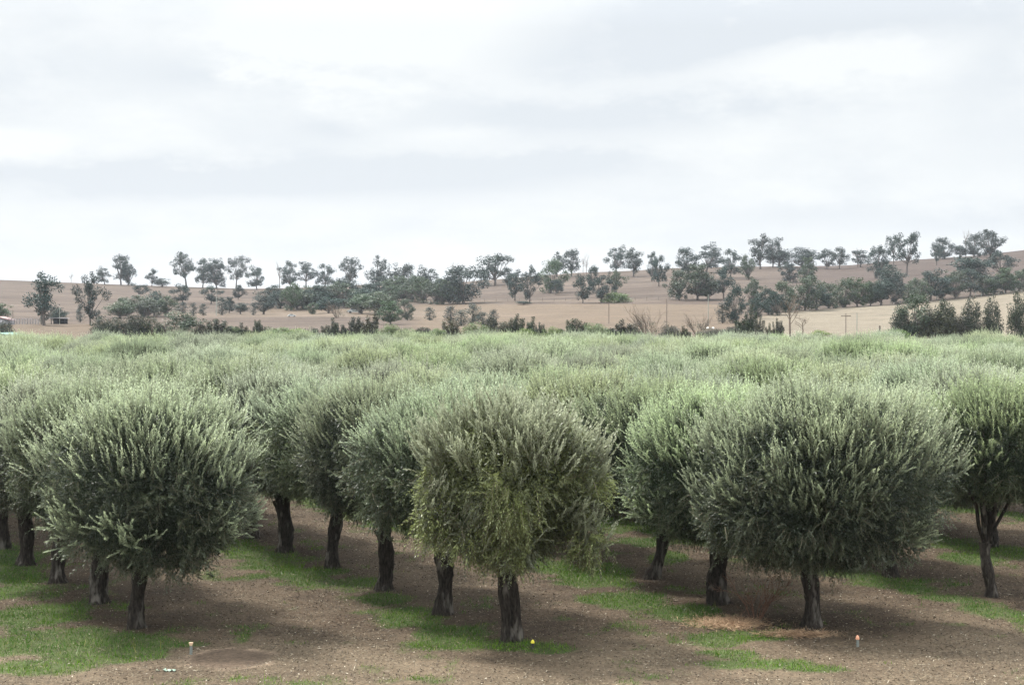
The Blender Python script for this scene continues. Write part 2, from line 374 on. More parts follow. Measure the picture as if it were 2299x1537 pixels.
def olive_crown(seed, rx=2.35, ry=2.35, top=5.6, bottom=1.7, dens=1.0, cx=0, cy=0, young=1.0, yellow=0.0, ragged=.12, droop=0.0, loose=0.0, leafs=1.0, cuts=(), extra=(), valleys=3, pl=3.0):
    rng = np.random.default_rng(seed)
    mb = MB()
    zc = bottom + (top - bottom) * .47
    au, ad = top - .45 - zc, zc - bottom
    cen = np.array([cx, cy, zc])
    def surf(d):
        """distance from centre to crown surface along unit directions d"""
        az = np.where(d[:, 2] > 0, au, ad)
        p = np.where(d[:, 2] > 0, 2.35, pl)
        return ((np.abs(d[:, 0] / rx) ** 2 + np.abs(d[:, 1] / ry) ** 2) ** (p / 2) + np.abs(d[:, 2] / az) ** p) ** (-1 / p)
    # big lobes make the outline uneven
    nl = 9
    ld = unit(rng.normal(0, 1, (nl, 3))); ls = rng.uniform(-1, 1, nl)
    def bump(d): return 1 + ragged * ((np.exp(-(1 - d @ ld.T) * 5) * ls[None]).sum(1)) + ragged * .35 * np.sin(d[:, 0] * 9 + seed) * np.cos(d[:, 1] * 8 - seed)
    va = rng.uniform(-math.pi, math.pi, valleys); vd = rng.uniform(.10, .26, valleys)
    def valley(d):
        a = np.arctan2(d[:, 1], d[:, 0])[:, None]; h = np.clip(np.hypot(d[:, 0], d[:, 1]) * 1.3, 0, 1)
        df = np.abs((a - va + math.pi + .35 * d[:, 2:3]) % (2 * math.pi) - math.pi)
        return 1 - (vd * np.exp(-(df / .2) ** 2)).sum(1) * h
    cuts = [np.array(q, float) for q in cuts]
    for q in range(5):
        dq = unit(rng.normal(0, 1, (1, 3))); sp_ = cen + dq[0] * float(surf(dq)[0]) * .97
        cuts.append(np.array([*sp_, rng.uniform(.35, .6)]))
    def uncut(P):
        k = np.ones(len(P), bool)
        for q in cuts: k &= np.linalg.norm(P - q[:3], axis=1) > q[3]
        return k
    ncl = int(185 * dens)
    k = np.arange(ncl) + .5
    ph = np.arccos(1 - 2 * k / ncl); th = math.pi * (1 + 5 ** .5) * k
    d = np.stack([np.cos(th) * np.sin(ph), np.sin(th) * np.sin(ph), np.cos(ph)], 1)
    d = unit(d + rng.normal(0, .09, d.shape))
    keep = rng.uniform(0, 1, ncl) > .06 + loose
    d = d[keep]; ncl = len(d)
    R = surf(d) * bump(d) * valley(d) * rng.uniform(.78, 1.0, ncl)
    c = cen + d * R[:, None]
    nrm = unit(d / np.array([rx, ry, 1.9])[None])
    ok = uncut(c); c, nrm = c[ok], nrm[ok]
    for (ex, ey, ez, er, en) in extra:
        dd = unit(rng.normal(0, 1, (en, 3))); c = np.concatenate([c, np.array([[ex, ey, ez]]) + dd * er * rng.uniform(.4, 1, (en, 1))]); nn = dd.copy(); nn[:, 2] = nn[:, 2] * .5 - .2; nrm = np.concatenate([nrm, unit(nn)])
    ncl = len(c)
    for i in range(ncl):
        nz = nrm[i, 2]
        upness = np.clip((nz - .02) / .3, 0, 1)
        if nz < .1 and nz > -.6 and rng.uniform() < .24 * (1 - droop): upness = max(upness, .8)
        ns = int((24 if upness > .5 else 26) * rng.uniform(.7, 1.25))
        off = rng.normal(0, 1, (ns, 3)); off -= nrm[i] * (off @ nrm[i])[:, None]; off *= .19
        O = c[i] + off - nrm[i] * rng.uniform(.0, .45, (ns, 1))
        if upness > .5:
            lean = .95 * max(0, 1 - abs(nz)) + .35
            Dr = unit(nrm[i] * .95 + np.array([0, 0, lean * rng.uniform(.7, 1.25)]) + off * 1.25 + rng.normal(0, .09, (ns, 3)))
            L = rng.uniform(.22, .64, ns) * (1.0 if nz > .1 else .7)
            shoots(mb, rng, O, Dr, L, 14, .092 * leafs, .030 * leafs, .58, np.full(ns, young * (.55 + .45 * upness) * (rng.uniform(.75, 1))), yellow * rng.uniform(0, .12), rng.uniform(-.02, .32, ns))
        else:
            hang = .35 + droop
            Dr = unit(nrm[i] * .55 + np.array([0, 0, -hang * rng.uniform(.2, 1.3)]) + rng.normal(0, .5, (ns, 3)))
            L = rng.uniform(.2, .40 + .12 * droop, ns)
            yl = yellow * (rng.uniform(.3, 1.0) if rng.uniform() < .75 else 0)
            shoots(mb, rng, O, Dr, L, 9, .095 * leafs, .029 * leafs, 1.0, np.full(ns, young * .22), yl, -.25 * droop - .05)  # lower shoots take the darker colour, painted shade under the crown
    # inner leaves, kept darkest in colour to paint in crown shade
    n = int(46000 * dens)
    d = unit(rng.normal(0, 1, (n, 3)))
    r = surf(d) * bump(d) * valley(d) * (rng.uniform(.25, 1, n) ** .6) * .92
    P = cen + d * r[:, None]
    Dl = unit(d * .5 + rng.normal(0, .8, (n, 3)) + np.array([0, 0, -.15]))
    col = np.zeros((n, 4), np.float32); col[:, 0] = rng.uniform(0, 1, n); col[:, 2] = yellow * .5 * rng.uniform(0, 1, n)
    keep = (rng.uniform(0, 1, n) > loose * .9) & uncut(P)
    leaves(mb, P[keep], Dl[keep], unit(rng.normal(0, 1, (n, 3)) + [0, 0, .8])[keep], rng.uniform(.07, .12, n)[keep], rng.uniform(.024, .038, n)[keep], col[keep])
    return mb

def olive_trunk(seed, fork=1.35, r=.19, bottom=1.7, rx=2.3, top=5.6, cx=0, cy=0, lean=(0, 0), twin=False, nl=5, thin=False):
    rng = np.random.default_rng(seed + 900)
    mb = MB()
    lean = np.array([lean[0], lean[1]], float)
    nz = 18
    hs = np.linspace(-.12, fork, nz)
    s = (hs + .12) / (fork + .12)
    def stem(dx, rr, tw):
        ph = rng.uniform(0, 6.28)
        w = .07 * np.sin(s * 4.2 + ph) * (.3 + s)
        w2 = .06 * np.cos(s * 3.7 + ph) * (.3 + s)
        pts = np.stack([lean[0] * s + w + dx[0] * (1 - .5 * s), lean[1] * s + w2 + dx[1] * (1 - .5 * s), hs], 1)
        rad = rr * (1 + .75 * np.exp(-s * 7.5) + .12 * np.sin(s * 11 + ph) + .18 * s ** 3)
        mb.tube(pts, rad, 16, 0, .055, rng, True, .085)
        return pts[-1]
    if twin:
        e1 = stem((-.10, 0), r * .8, 0); e2 = stem((.11, .03), r * .78, 1); tips = [e1, e2]
    else:
        tips = [stem((0, 0), r, 0)]
    for k in range(4):                                # root flares
        a = rng.uniform(0, 6.28); q = np.linspace(0, 1, 5)[:, None]
        p0 = np.array([math.cos(a) * r * .5, math.sin(a) * r * .5, .28]); p1 = np.array([math.cos(a) * r * 2.1, math.sin(a) * r * 2.1, -.06])
        pts = p0 * (1 - q) + p1 * q; pts[:, 2] -= .10 * np.sin(q[:, 0] * math.pi)
        mb.tube(pts, np.linspace(r * .42, r * .2, 5), 8, 0, .06, rng)
    zc = bottom + (top - bottom) * .5
    for k in range(nl):
        a = 6.28 * k / nl + rng.uniform(-.4, .4)
        p0 = tips[k % len(tips)] - np.array([0, 0, .1])
        el = rng.uniform(.35, 1.15)
        end = np.array([cx + math.cos(a) * rx * .72 * math.cos(el), cy + math.sin(a) * rx * .72 * math.cos(el), zc + (top - zc) * .6 * math.sin(el)])
        q = np.linspace(0, 1, 9)[:, None]
        ctl = p0 * .45 + end * .55 + np.array([0, 0, -.1 if el > .8 else .25]) + rng.normal(0, .12, 3)
        pts = p0 * (1 - q) ** 2 + ctl * 2 * q * (1 - q) + end * q ** 2
        pts[1:-1] += rng.normal(0, .03, (7, 3))
        r0 = r * (.42 if thin else .52)
        mb.tube(pts, np.linspace(r0, r0 * .28, 9), 8, 0, .05, rng)
        for j in range(3):
            i0 = 3 + j * 2; b0 = pts[min(i0, 8)]
            d = unit((end - p0)[None])[0] * .5 + rng.normal(0, .55, 3); d[2] = abs(d[2]) * .8 + .1
            b1 = b0 + unit(d[None])[0] * rng.uniform(.6, 1.1)
            qq = np.linspace(0, 1, 5)[:, None]
            bp = b0 * (1 - qq) + b1 * qq; bp[1:-1] += rng.normal(0, .03, (3, 3))
            mb.tube(bp, np.linspace(r0 * .36, r0 * .12, 5), 6, 0, .04, rng)
    return mb

def make_olive(name, cr, tr, mats=None):
    cm = olive_crown(**cr).mesh('olive_crown', mats or [OLIVE, TWIG])
    tm = olive_trunk(**tr).mesh('olive_trunk', [BARK], smooth=True, attr=None)
    return cm, tm

def place_olive(cm, tm, xy, rot, sc, label, group, s_xy=1.0):
    z = float(terrain(xy[0], xy[1]))
    root = link('olive_tree', None, None, (xy[0], xy[1], z), rot, (sc * s_xy, sc * s_xy, sc))
    root.empty_display_size = .3
    tag(root, label, 'olive tree', group)
    link('trunk', tm, root); link('crown', cm, root)
    return root

OG = 'olive trees planted in rows'
def g2(p): q = flat(*p); return (q[0], q[1])
front = []
def unique(p, label, cr, tr, mats=None, sc=1.0):
    cm, tm = make_olive('olive', cr, tr, mats)
    place_olive(cm, tm, g2(p), 0, sc, label, OG); front.append(g2(p))
    return cm, tm

MA = unique(A[0], 'dark-hearted olive tree with a low round crown and pale tips, beside the grass at left',
       dict(seed=1, rx=2.5, ry=2.4, top=5.65, bottom=1.25, cx=.48, dens=1.22, ragged=.2, cuts=[(.85, -2.2, 4.65, .5), (1.0, -2.1, 2.2, .6), (1.1, -1.6, 1.7, .5)]), dict(seed=1, fork=1.5, r=.155, bottom=1.25, rx=2.2, cx=.4))
MBm = unique(B[0], 'drooping yellow-green olive tree with a ragged crown and twisted twin trunk, front and centre',
       dict(seed=2, pl=1.9, rx=2.25, ry=2.1, top=5.4, bottom=1.75, cx=.06, dens=1.1, ragged=.24, droop=.75, yellow=.8, loose=.05, leafs=1.15,
            cuts=[(1.0, -1.7, 2.7, .75), (.95, -1.3, 2.0, .75), (1.3, -.9, 1.6, .5), (-1.6, -1.3, 3.7, .5), (-2.1, -.5, 4.4, .45), (-1.1, -1.8, 3.9, .45), (1.2, -1.7, 4.3, .4), (2.1, -.9, 2.9, .5), (-2.0, -.8, 2.2, .5)],
            extra=[(-1.5, -1.0, 2.9, .6, 8), (-.8, -1.3, 2.4, .4, 5), (.1, -1.6, 2.2, .5, 7), (1.7, -.8, 2.2, .5, 7), (0.1, -2.0, 3.0, .6, 6)]),
       dict(seed=2, fork=1.75, r=.152, bottom=1.6, rx=2.1, twin=True), [OLIVE_Y, TWIG])
MC = unique(Cc[0], 'broadest olive tree, its wide dome on a straight pale trunk beside the peach-topped peg',
       dict(seed=3, rx=3.0, ry=2.6, top=5.7, bottom=1.15, cx=.15, dens=1.35, ragged=.16, valleys=4), dict(seed=3, fork=1.6, r=.165, bottom=1.3, rx=2.6, cx=.2))
ME = unique(E[0], 'olive tree with a slim black trunk forking into bare limbs, at the right edge',
       dict(seed=4, rx=2.35, ry=2.35, top=5.45, bottom=2.5, cx=.35, dens=.95, ragged=.15, loose=.06), dict(seed=4, fork=1.35, r=.125, bottom=2.5, rx=2.4, cx=.3, lean=(-.12, 0), nl=6, thin=True))
MB1 = unique(B[1], 'olive tree just behind the drooping yellow-green one, trunk flared at its foot',
       dict(seed=5, rx=2.3, ry=2.3, top=5.5, bottom=1.95, cx=0, ragged=.18, yellow=.15, droop=.3), dict(seed=5, fork=1.7, r=.175, bottom=2.0, lean=(.05, 0)))
MC2 = unique(Cc[2], 'olive tree with a trunk leaning steeply to the right, between the centre and right rows',
       dict(seed=6, rx=2.35, ry=2.3, top=5.6, bottom=1.75, cx=.25, ragged=.14), dict(seed=6, fork=1.5, r=.15, bottom=1.8, lean=(.42, 0), cx=.4))
MC1 = unique(Cc[1], 'olive tree with a thick stump-like trunk, half hidden behind the broadest olive',
       dict(seed=7, rx=2.45, ry=2.35, top=5.6, bottom=1.35, cx=-.1, ragged=.13), dict(seed=7, fork=1.6, r=.22, bottom=1.4))
MG = [make_olive('olive', dict(seed=10 + k, rx=[2.45, 2.3, 2.55, 2.4][k], ry=[2.35, 2.5, 2.4, 2.3][k], top=[5.65, 5.8, 5.4, 5.7][k], bottom=[1.9, 1.75, 2.0, 1.6][k],
                          ragged=.15, dens=.95, young=[1, .85, 1, .95][k], yellow=[0, .1, .25, 0][k]), dict(seed=10 + k, fork=1.6, r=[.18, .2, .16, .19][k], bottom=1.8)) for k in range(4)]

ORD = 'first second third fourth fifth sixth seventh eighth ninth tenth eleventh twelfth thirteenth fourteenth fifteenth sixteenth seventeenth eighteenth nineteenth'.split()
TENS = {20: ('twentieth', 'twenty'), 30: ('thirtieth', 'thirty'), 40: ('fortieth', 'forty'), 50: ('fiftieth', 'fifty'), 60: ('sixtieth', 'sixty'), 70: ('seventieth', 'seventy')}
def ordn(k):
    if k <= 19: return ORD[k - 1]
    t = k // 10 * 10
    return TENS[t][0] if k == t else TENS[t][1] + '-' + ORD[k - t - 1]

rng = np.random.default_rng(77)
pool = MG + [MA, MC1, MB1, MC]
def put(xy, label, group=OG, which=None, sc=None):
    k = rng.integers(0, len(pool)) if which is None else which
    cm, tm = pool[k]
    s = rng.uniform(.9, 1.06) if sc is None else sc
    place_olive(cm, tm, xy, rng.uniform(0, 6.28), s, label, group)
def done(xy): return any(math.hypot(xy[0] - f[0], xy[1] - f[1]) < 2.2 for f in front)
for i, (p, w) in enumerate(zip(A[1:], (1, 0, 3))):
    xy = g2(p); front.append(xy)
    put(xy, f'olive tree {ordn(i + 2)} from the front in the leftmost row', which=w, sc=1.0)
for i, (p, w) in enumerate(zip(B[2:], (0, 2, 1))):
    xy = g2(p); front.append(xy)
    put(xy, f'olive tree {ordn(i + 3)} from the front in the row behind the drooping yellow-green olive', which=w, sc=.99)
ROWN = {0: 'in the leftmost row', 1: 'in the row behind the drooping yellow-green olive', 2: 'in the row behind the broadest olive', 3: 'in the row behind the fork-trunked olive'}
starts = {0: (np.array(g2(A[3])), 4), 1: (np.array(g2(B[4])), 5), 2: (np.array(g2(Cc[2])), 3), 3: (np.array(g2(E[0])), 1)}
END = 174.0
cnt = 0
for j in range(-1, 16):
    if j in starts: org, k0 = starts[j]
    elif j == -1: org, k0 = np.array(g2(A[0])) - V, 0
    else: org, k0 = np.array(g2(E[0])) + V * (j - 3) + U * .15 * ((j * 7) % 3 - 1), 0
    first = 0 if j not in starts else 1
    m = first
    while True:
        p = org + U * m
        if p[1] > END: break
        nth = k0 + m
        jit = rng.normal(0, .14, 2); q = p + jit
        m += 1
        if q[1] < 40.5 or abs(q[0]) > .2874 * q[1] + 2.6 or done(q): continue
        cnt += 1
        if j in ROWN and nth <= 9:
            lab, grp = f'olive tree {ordn(nth)} from the front {ROWN[j]}', OG
        elif j >= 4 and q[1] < 75:
            lab, grp = f'{ordn(nth)} olive tree from the front, {ordn(j - 3)} row right of the fork-trunked one', OG
        else:
            lab, grp = 'silvery olive tree deep in the grove, only its crown top showing among the others', 'far olive crowns merging into one canopy'
        s = 1.13 if (math.hypot(q[0] + 42, q[1] - 166) < 2.4) else None
        put((q[0], q[1]), lab, grp, sc=s)
print('grid olives', cnt)

# ------------------------------------------------------------------ grass, litter, straw
def blades(P, h, w, col, rng, lean=.5):
    n = len(P); a = rng.uniform(0, 6.28, n)
    s = np.stack([np.cos(a), np.sin(a), np.zeros(n)], 1) * w[:, None] * .5
    tip = P + np.stack([rng.normal(0, lean, n) * h, rng.normal(0, lean, n) * h, h], 1)
    v = np.stack([P - s, P + s, tip], 1).reshape(-1, 3)
    return v, np.arange(n * 3).reshape(-1, 3), col
r2 = np.random.default_rng(5)
def scatter(n, y0, y1, x=None):
    Y = r2.uniform(y0, y1, n); X = r2.uniform(-1, 1, n) * (.2874 * Y + 1.5)
    w = (.2874 * Y + 1.5) / (.2874 * y1 + 1.5)
    k = r2.uniform(0, 1, n) < w
    return X[k], Y[k]
X, Y = scatter(1300000, 33, 75)
g = green_mask(X, Y)
k = r2.uniform(0, 1, len(X)) < g * .75 * np.clip(1.3 - (Y - 33) / 50, .25, 1)
X, Y, g = X[k], Y[k], g[k]
n = len(X); hmod = .4 + .9 * fbm(X * .9, Y * .9, 91)
hmod = hmod * np.where(r2.uniform(0, 1, n) < .04, 2.4, 1)
P = np.stack([X, Y, terrain(X, Y) - .012], 1)
col = np.zeros((n, 4), np.float32); col[:, 0] = r2.uniform(0, 1, n)
col[:, 1] = np.clip((fbm(X * .5, Y * .5, 93) - .4) * 3 + sstep(37.5, 35.5, Y) * .7, 0, 1)
col[:, 2] = (r2.uniform(0, 1, n) < .06) * .8
mb = MB(); mb.add(*blades(P, r2.uniform(.03, .12, n) * hmod, r2.uniform(.008, .018, n), None, r2)[:2], 0, col)
tag(link('grass', mb.mesh('grass', [GRASSM])), 'short green weedy grass in patches under the olive rows', 'grass', kind='stuff')
print('blades', n)
# dry litter and stubble over the bare earth
X, Y = scatter(560000, 33, 72)
g = green_mask(X, Y)
cl = fbm(X * 1.7, Y * 1.7, 97)
c0 = flat(515, 1478); pan = (((X - c0[0]) / .9) ** 2 + ((Y - c0[1]) / 1.1) ** 2) < .9
k = (r2.uniform(0, 1, len(X)) < (.25 + cl * .9) * (1 - .6 * g)) & ~pan
X, Y = X[k], Y[k]; n = len(X)
P = np.stack([X, Y, terrain(X, Y) + .012 + r2.uniform(0, .02, n)], 1)
a = r2.uniform(0, 6.28, n)
D = np.stack([np.cos(a), np.sin(a), r2.normal(0, .3, n)], 1)
col = np.zeros((n, 4), np.float32); col[:, 0] = r2.uniform(0, 1, n)
col[:, 1] = np.clip(r2.normal(.45, .5, n) + sstep(41, 36, Y) * .25, 0, 1); col[:, 2] = r2.uniform(0, 1, n) < .04
mb = MB(); tw = r2.uniform(0, 1, n) < .05
leaves(mb, P, unit(D), unit(r2.normal(0, .5, (n, 3)) + [0, 0, 1]), np.where(tw, r2.uniform(.10, .28, n), r2.uniform(.03, .075, n)), np.where(tw, .010, r2.uniform(.010, .024, n)), col)
tag(link('leaf_litter', mb.mesh('leaf_litter', [LITTERM])), 'fallen olive leaves and dry stubble strewn over the brown earth', 'leaf litter', kind='stuff')
# orange straw by the broadest olive
n = 7500
c1, c2 = flat(1640, 1403), flat(1790, 1428)
t = (r2.uniform(0, 1, n) < .35)
X = np.where(t, c2[0] + r2.normal(0, .35, n), c1[0] + r2.normal(0, .42, n)); Y = np.where(t, c2[1] + r2.normal(0, .15, n), c1[1] + r2.normal(0, .38, n))
P = np.stack([X, Y, terrain(X, Y) + .01 + r2.uniform(0, .06, n)], 1)
a = r2.uniform(0, 6.28, n)
D = unit(np.stack([np.cos(a), np.sin(a) * .5, r2.normal(.12, .2, n)], 1))
col = np.zeros((n, 4), np.float32); col[:, 0] = r2.uniform(0, 1, n); col[:, 1] = r2.uniform(0, 1, n)
mb = MB(); leaves(mb, P, D, unit(r2.normal(0, .5, (n, 3)) + [0, 0, 1]), r2.uniform(.08, .22, n), r2.uniform(.006, .012, n), col)
tag(link('dry_grass', mb.mesh('dry_grass', [STRAWM])), 'flattened orange dry grass in front of the thick-trunked olive', 'dry grass', kind='stuff')

# ------------------------------------------------------------------ small things on the ground
PEG = flat_mat('peg_grey', (.20, .22, .20)); PEGDK = flat_mat('peg_dark', (.05, .05, .045))
def peg(px, py, hh, cap, label, shape, body):
    p = flat(px, py)
    root = tag(link('ground_peg', None, None, p), label, 'peg', 'short pegs with bright tops'); root.empty_display_size = .1
    rr = np.random.default_rng(px)
    mb = MB(); mb.tube([(0, 0, -.05), (0.004, 0, hh * .4), (0, 0, hh * .74)], [.034, .03, .028], 12, 0, .02, rr)
    link('stake', mb.mesh('peg_stake', [body], True, None), root)
    mb = MB()
    if shape == 'cup': zz, rad = [hh * .66, hh * .74, hh * .9, hh], [.02, .026, .044, .047]
    else: zz, rad = [hh * .62, hh * .7, hh * .86, hh], [.038, .043, .034, .012]
    mb.tube([(0, 0, z) for z in zz], rad, 14, 0)
    link('cap', mb.mesh('peg_cap', [cap], True, None), root)
peg(427, 1469, .25, flat_mat('cap_cream', (.85, .62, .42)), 'grey peg with a cream cup-shaped top beside the left grass patch', 'cup', PEG)
peg(1196, 1457, .19, flat_mat('cap_yellow', (.85, .75, .08)), 'dark peg with a bright yellow cap in the grass by the twin trunk', 'cone', PEGDK)
peg(1927, 1451, .24, flat_mat('cap_peach', (.80, .40, .25)), 'grey peg with a peach cone top on bare earth right of the broadest olive', 'cone', PEG)

def scrap(px, py, w, label, col, seed):
    p = flat(px, py); r = np.random.default_rng(seed)
    nx, ny = 9, 6
    x, y = np.meshgrid(np.linspace(-w / 2, w / 2, nx), np.linspace(-w * .3, w * .3, ny), indexing='ij')
    z = .008 + np.abs(r.normal(0, .017, (nx, ny)))
    x = x + r.normal(0, .006, x.shape); y = y + r.normal(0, .012, y.shape)
    v = np.stack([x, y, z], -1).reshape(-1, 3)
    i, j = np.meshgrid(np.arange(nx - 1), np.arange(ny - 1), indexing='ij')
    f = np.stack([i * ny + j, (i + 1) * ny + j, (i + 1) * ny + j + 1, i * ny + j + 1], -1).reshape(-1, 4)
    mb = MB(); mb.add(v, f, 0)
    o = link('plastic_scrap', mb.mesh('scrap', [col], False, None), None, p)
    md = o.modifiers.new('thick', 'SOLIDIFY'); md.thickness = .004
    tag(o, label, 'litter')
scrap(379, 1508, .24, 'crumpled white and green plastic scrap on the earth at left', flat_mat('plastic_pale', (.28, .36, .29), .35, var=.3, scale=30), 3)
scrap(352, 1509, .08, 'tiny pale plastic scrap left of the larger white scrap', flat_mat('plastic_small', (.25, .27, .2), .4, var=.2, scale=30), 4)

def twigs(mb, r, p, d, L, rad, depth, spread=.55, kids=3, up=.15, mat=0):
    q = np.linspace(0, 1, 5)[:, None]
    end = p + d * L
    mid = r.normal(0, L * .06, 3)
    pts = p * (1 - q) + end * q + mid * np.sin(q * math.pi)
    mb.tube(pts, np.linspace(rad, rad * .55, 5), 5 if depth > 1 else 4, mat, cap=False)
    if depth == 0: return [end]
    out = [p + (end - p) * r.uniform(.6, 1)] if depth == 1 and r.uniform() < .7 else []
    for k in range(kids):
        f = r.uniform(.45, 1.0); b = p + (end - p) * f
        nd = unit((d + r.normal(0, spread, 3) + np.array([0, 0, up]))[None])[0]
        out += twigs(mb, r, b, nd, L * r.uniform(.55, .8), rad * .55, depth - 1, spread, kids, up, mat)
    return out
r = np.random.default_rng(31)
mb = MB(); BRUSHM = rough_mat('brown_twig', (.12, .065, .045), (.22, .13, .09), 12, bump=0)
for k in range(11):
    a = r.uniform(0, 6.28); d = unit(np.array([[math.cos(a) * .55, math.sin(a) * .45, 1.0]]))[0]
    twigs(mb, r, np.array([math.cos(a) * .12, math.sin(a) * .1, -.02]), d, r.uniform(.45, .7), .011, 3, .4, 3)
tag(link('bare_bush', mb.mesh('bare_bush', [BRUSHM], False, None), None, flat(1697, 1392)), 'bare brown twiggy bush between the thick-trunked olive and the broadest olive', 'bush')
mb = MB(); q0, q1 = flat(1705, 1398), flat(1832, 1431)
q = np.linspace(0, 1, 14)[:, None]; pts = (q1 - q0) * q; pts[:, 2] = .03 + .02 * np.sin(q[:, 0] * 9); pts[:, 1] += .06 * np.sin(q[:, 0] * 6)
mb.tube(pts, np.linspace(.028, .012, 14), 7, 0, .06, r)
for f in (4, 7, 10): twigs(mb, r, pts[f], unit(np.array([[.6, r.uniform(-1, 1), .25]]))[0], .35, .008, 1)
tag(link('fallen_branch', mb.mesh('fallen_branch', [BARK], True, None), None, (q0[0], q0[1], 0)), 'thin dark fallen branch lying before the broadest olive', 'branch')

# ------------------------------------------------------------------ gum trees, shrubs and dead trees of the hillside
def clump(mb, r, c, rad, n, size, flatn=.75, young=0.0, yellow=0.0):
    d = unit(r.normal(0, 1, (n, 3))); rr = rad * r.uniform(.25, 1, (n, 1)) ** .5
    P = c + d * rr * np.array([1, 1, flatn])
    D = unit(d + r.normal(0, .8, (n, 3)) + np.array([0, 0, -.2]))
    col = np.zeros((n, 4), np.float32); col[:, 0] = r.uniform(0, 1, n); col[:, 1] = np.clip(young + r.normal(0, .25, n), 0, 1); col[:, 2] = yellow
    leaves(mb, P, D, unit(d + [0, 0, .6]), r.uniform(.6, 1.3, n) * size, r.uniform(.35, .6, n) * size, col)

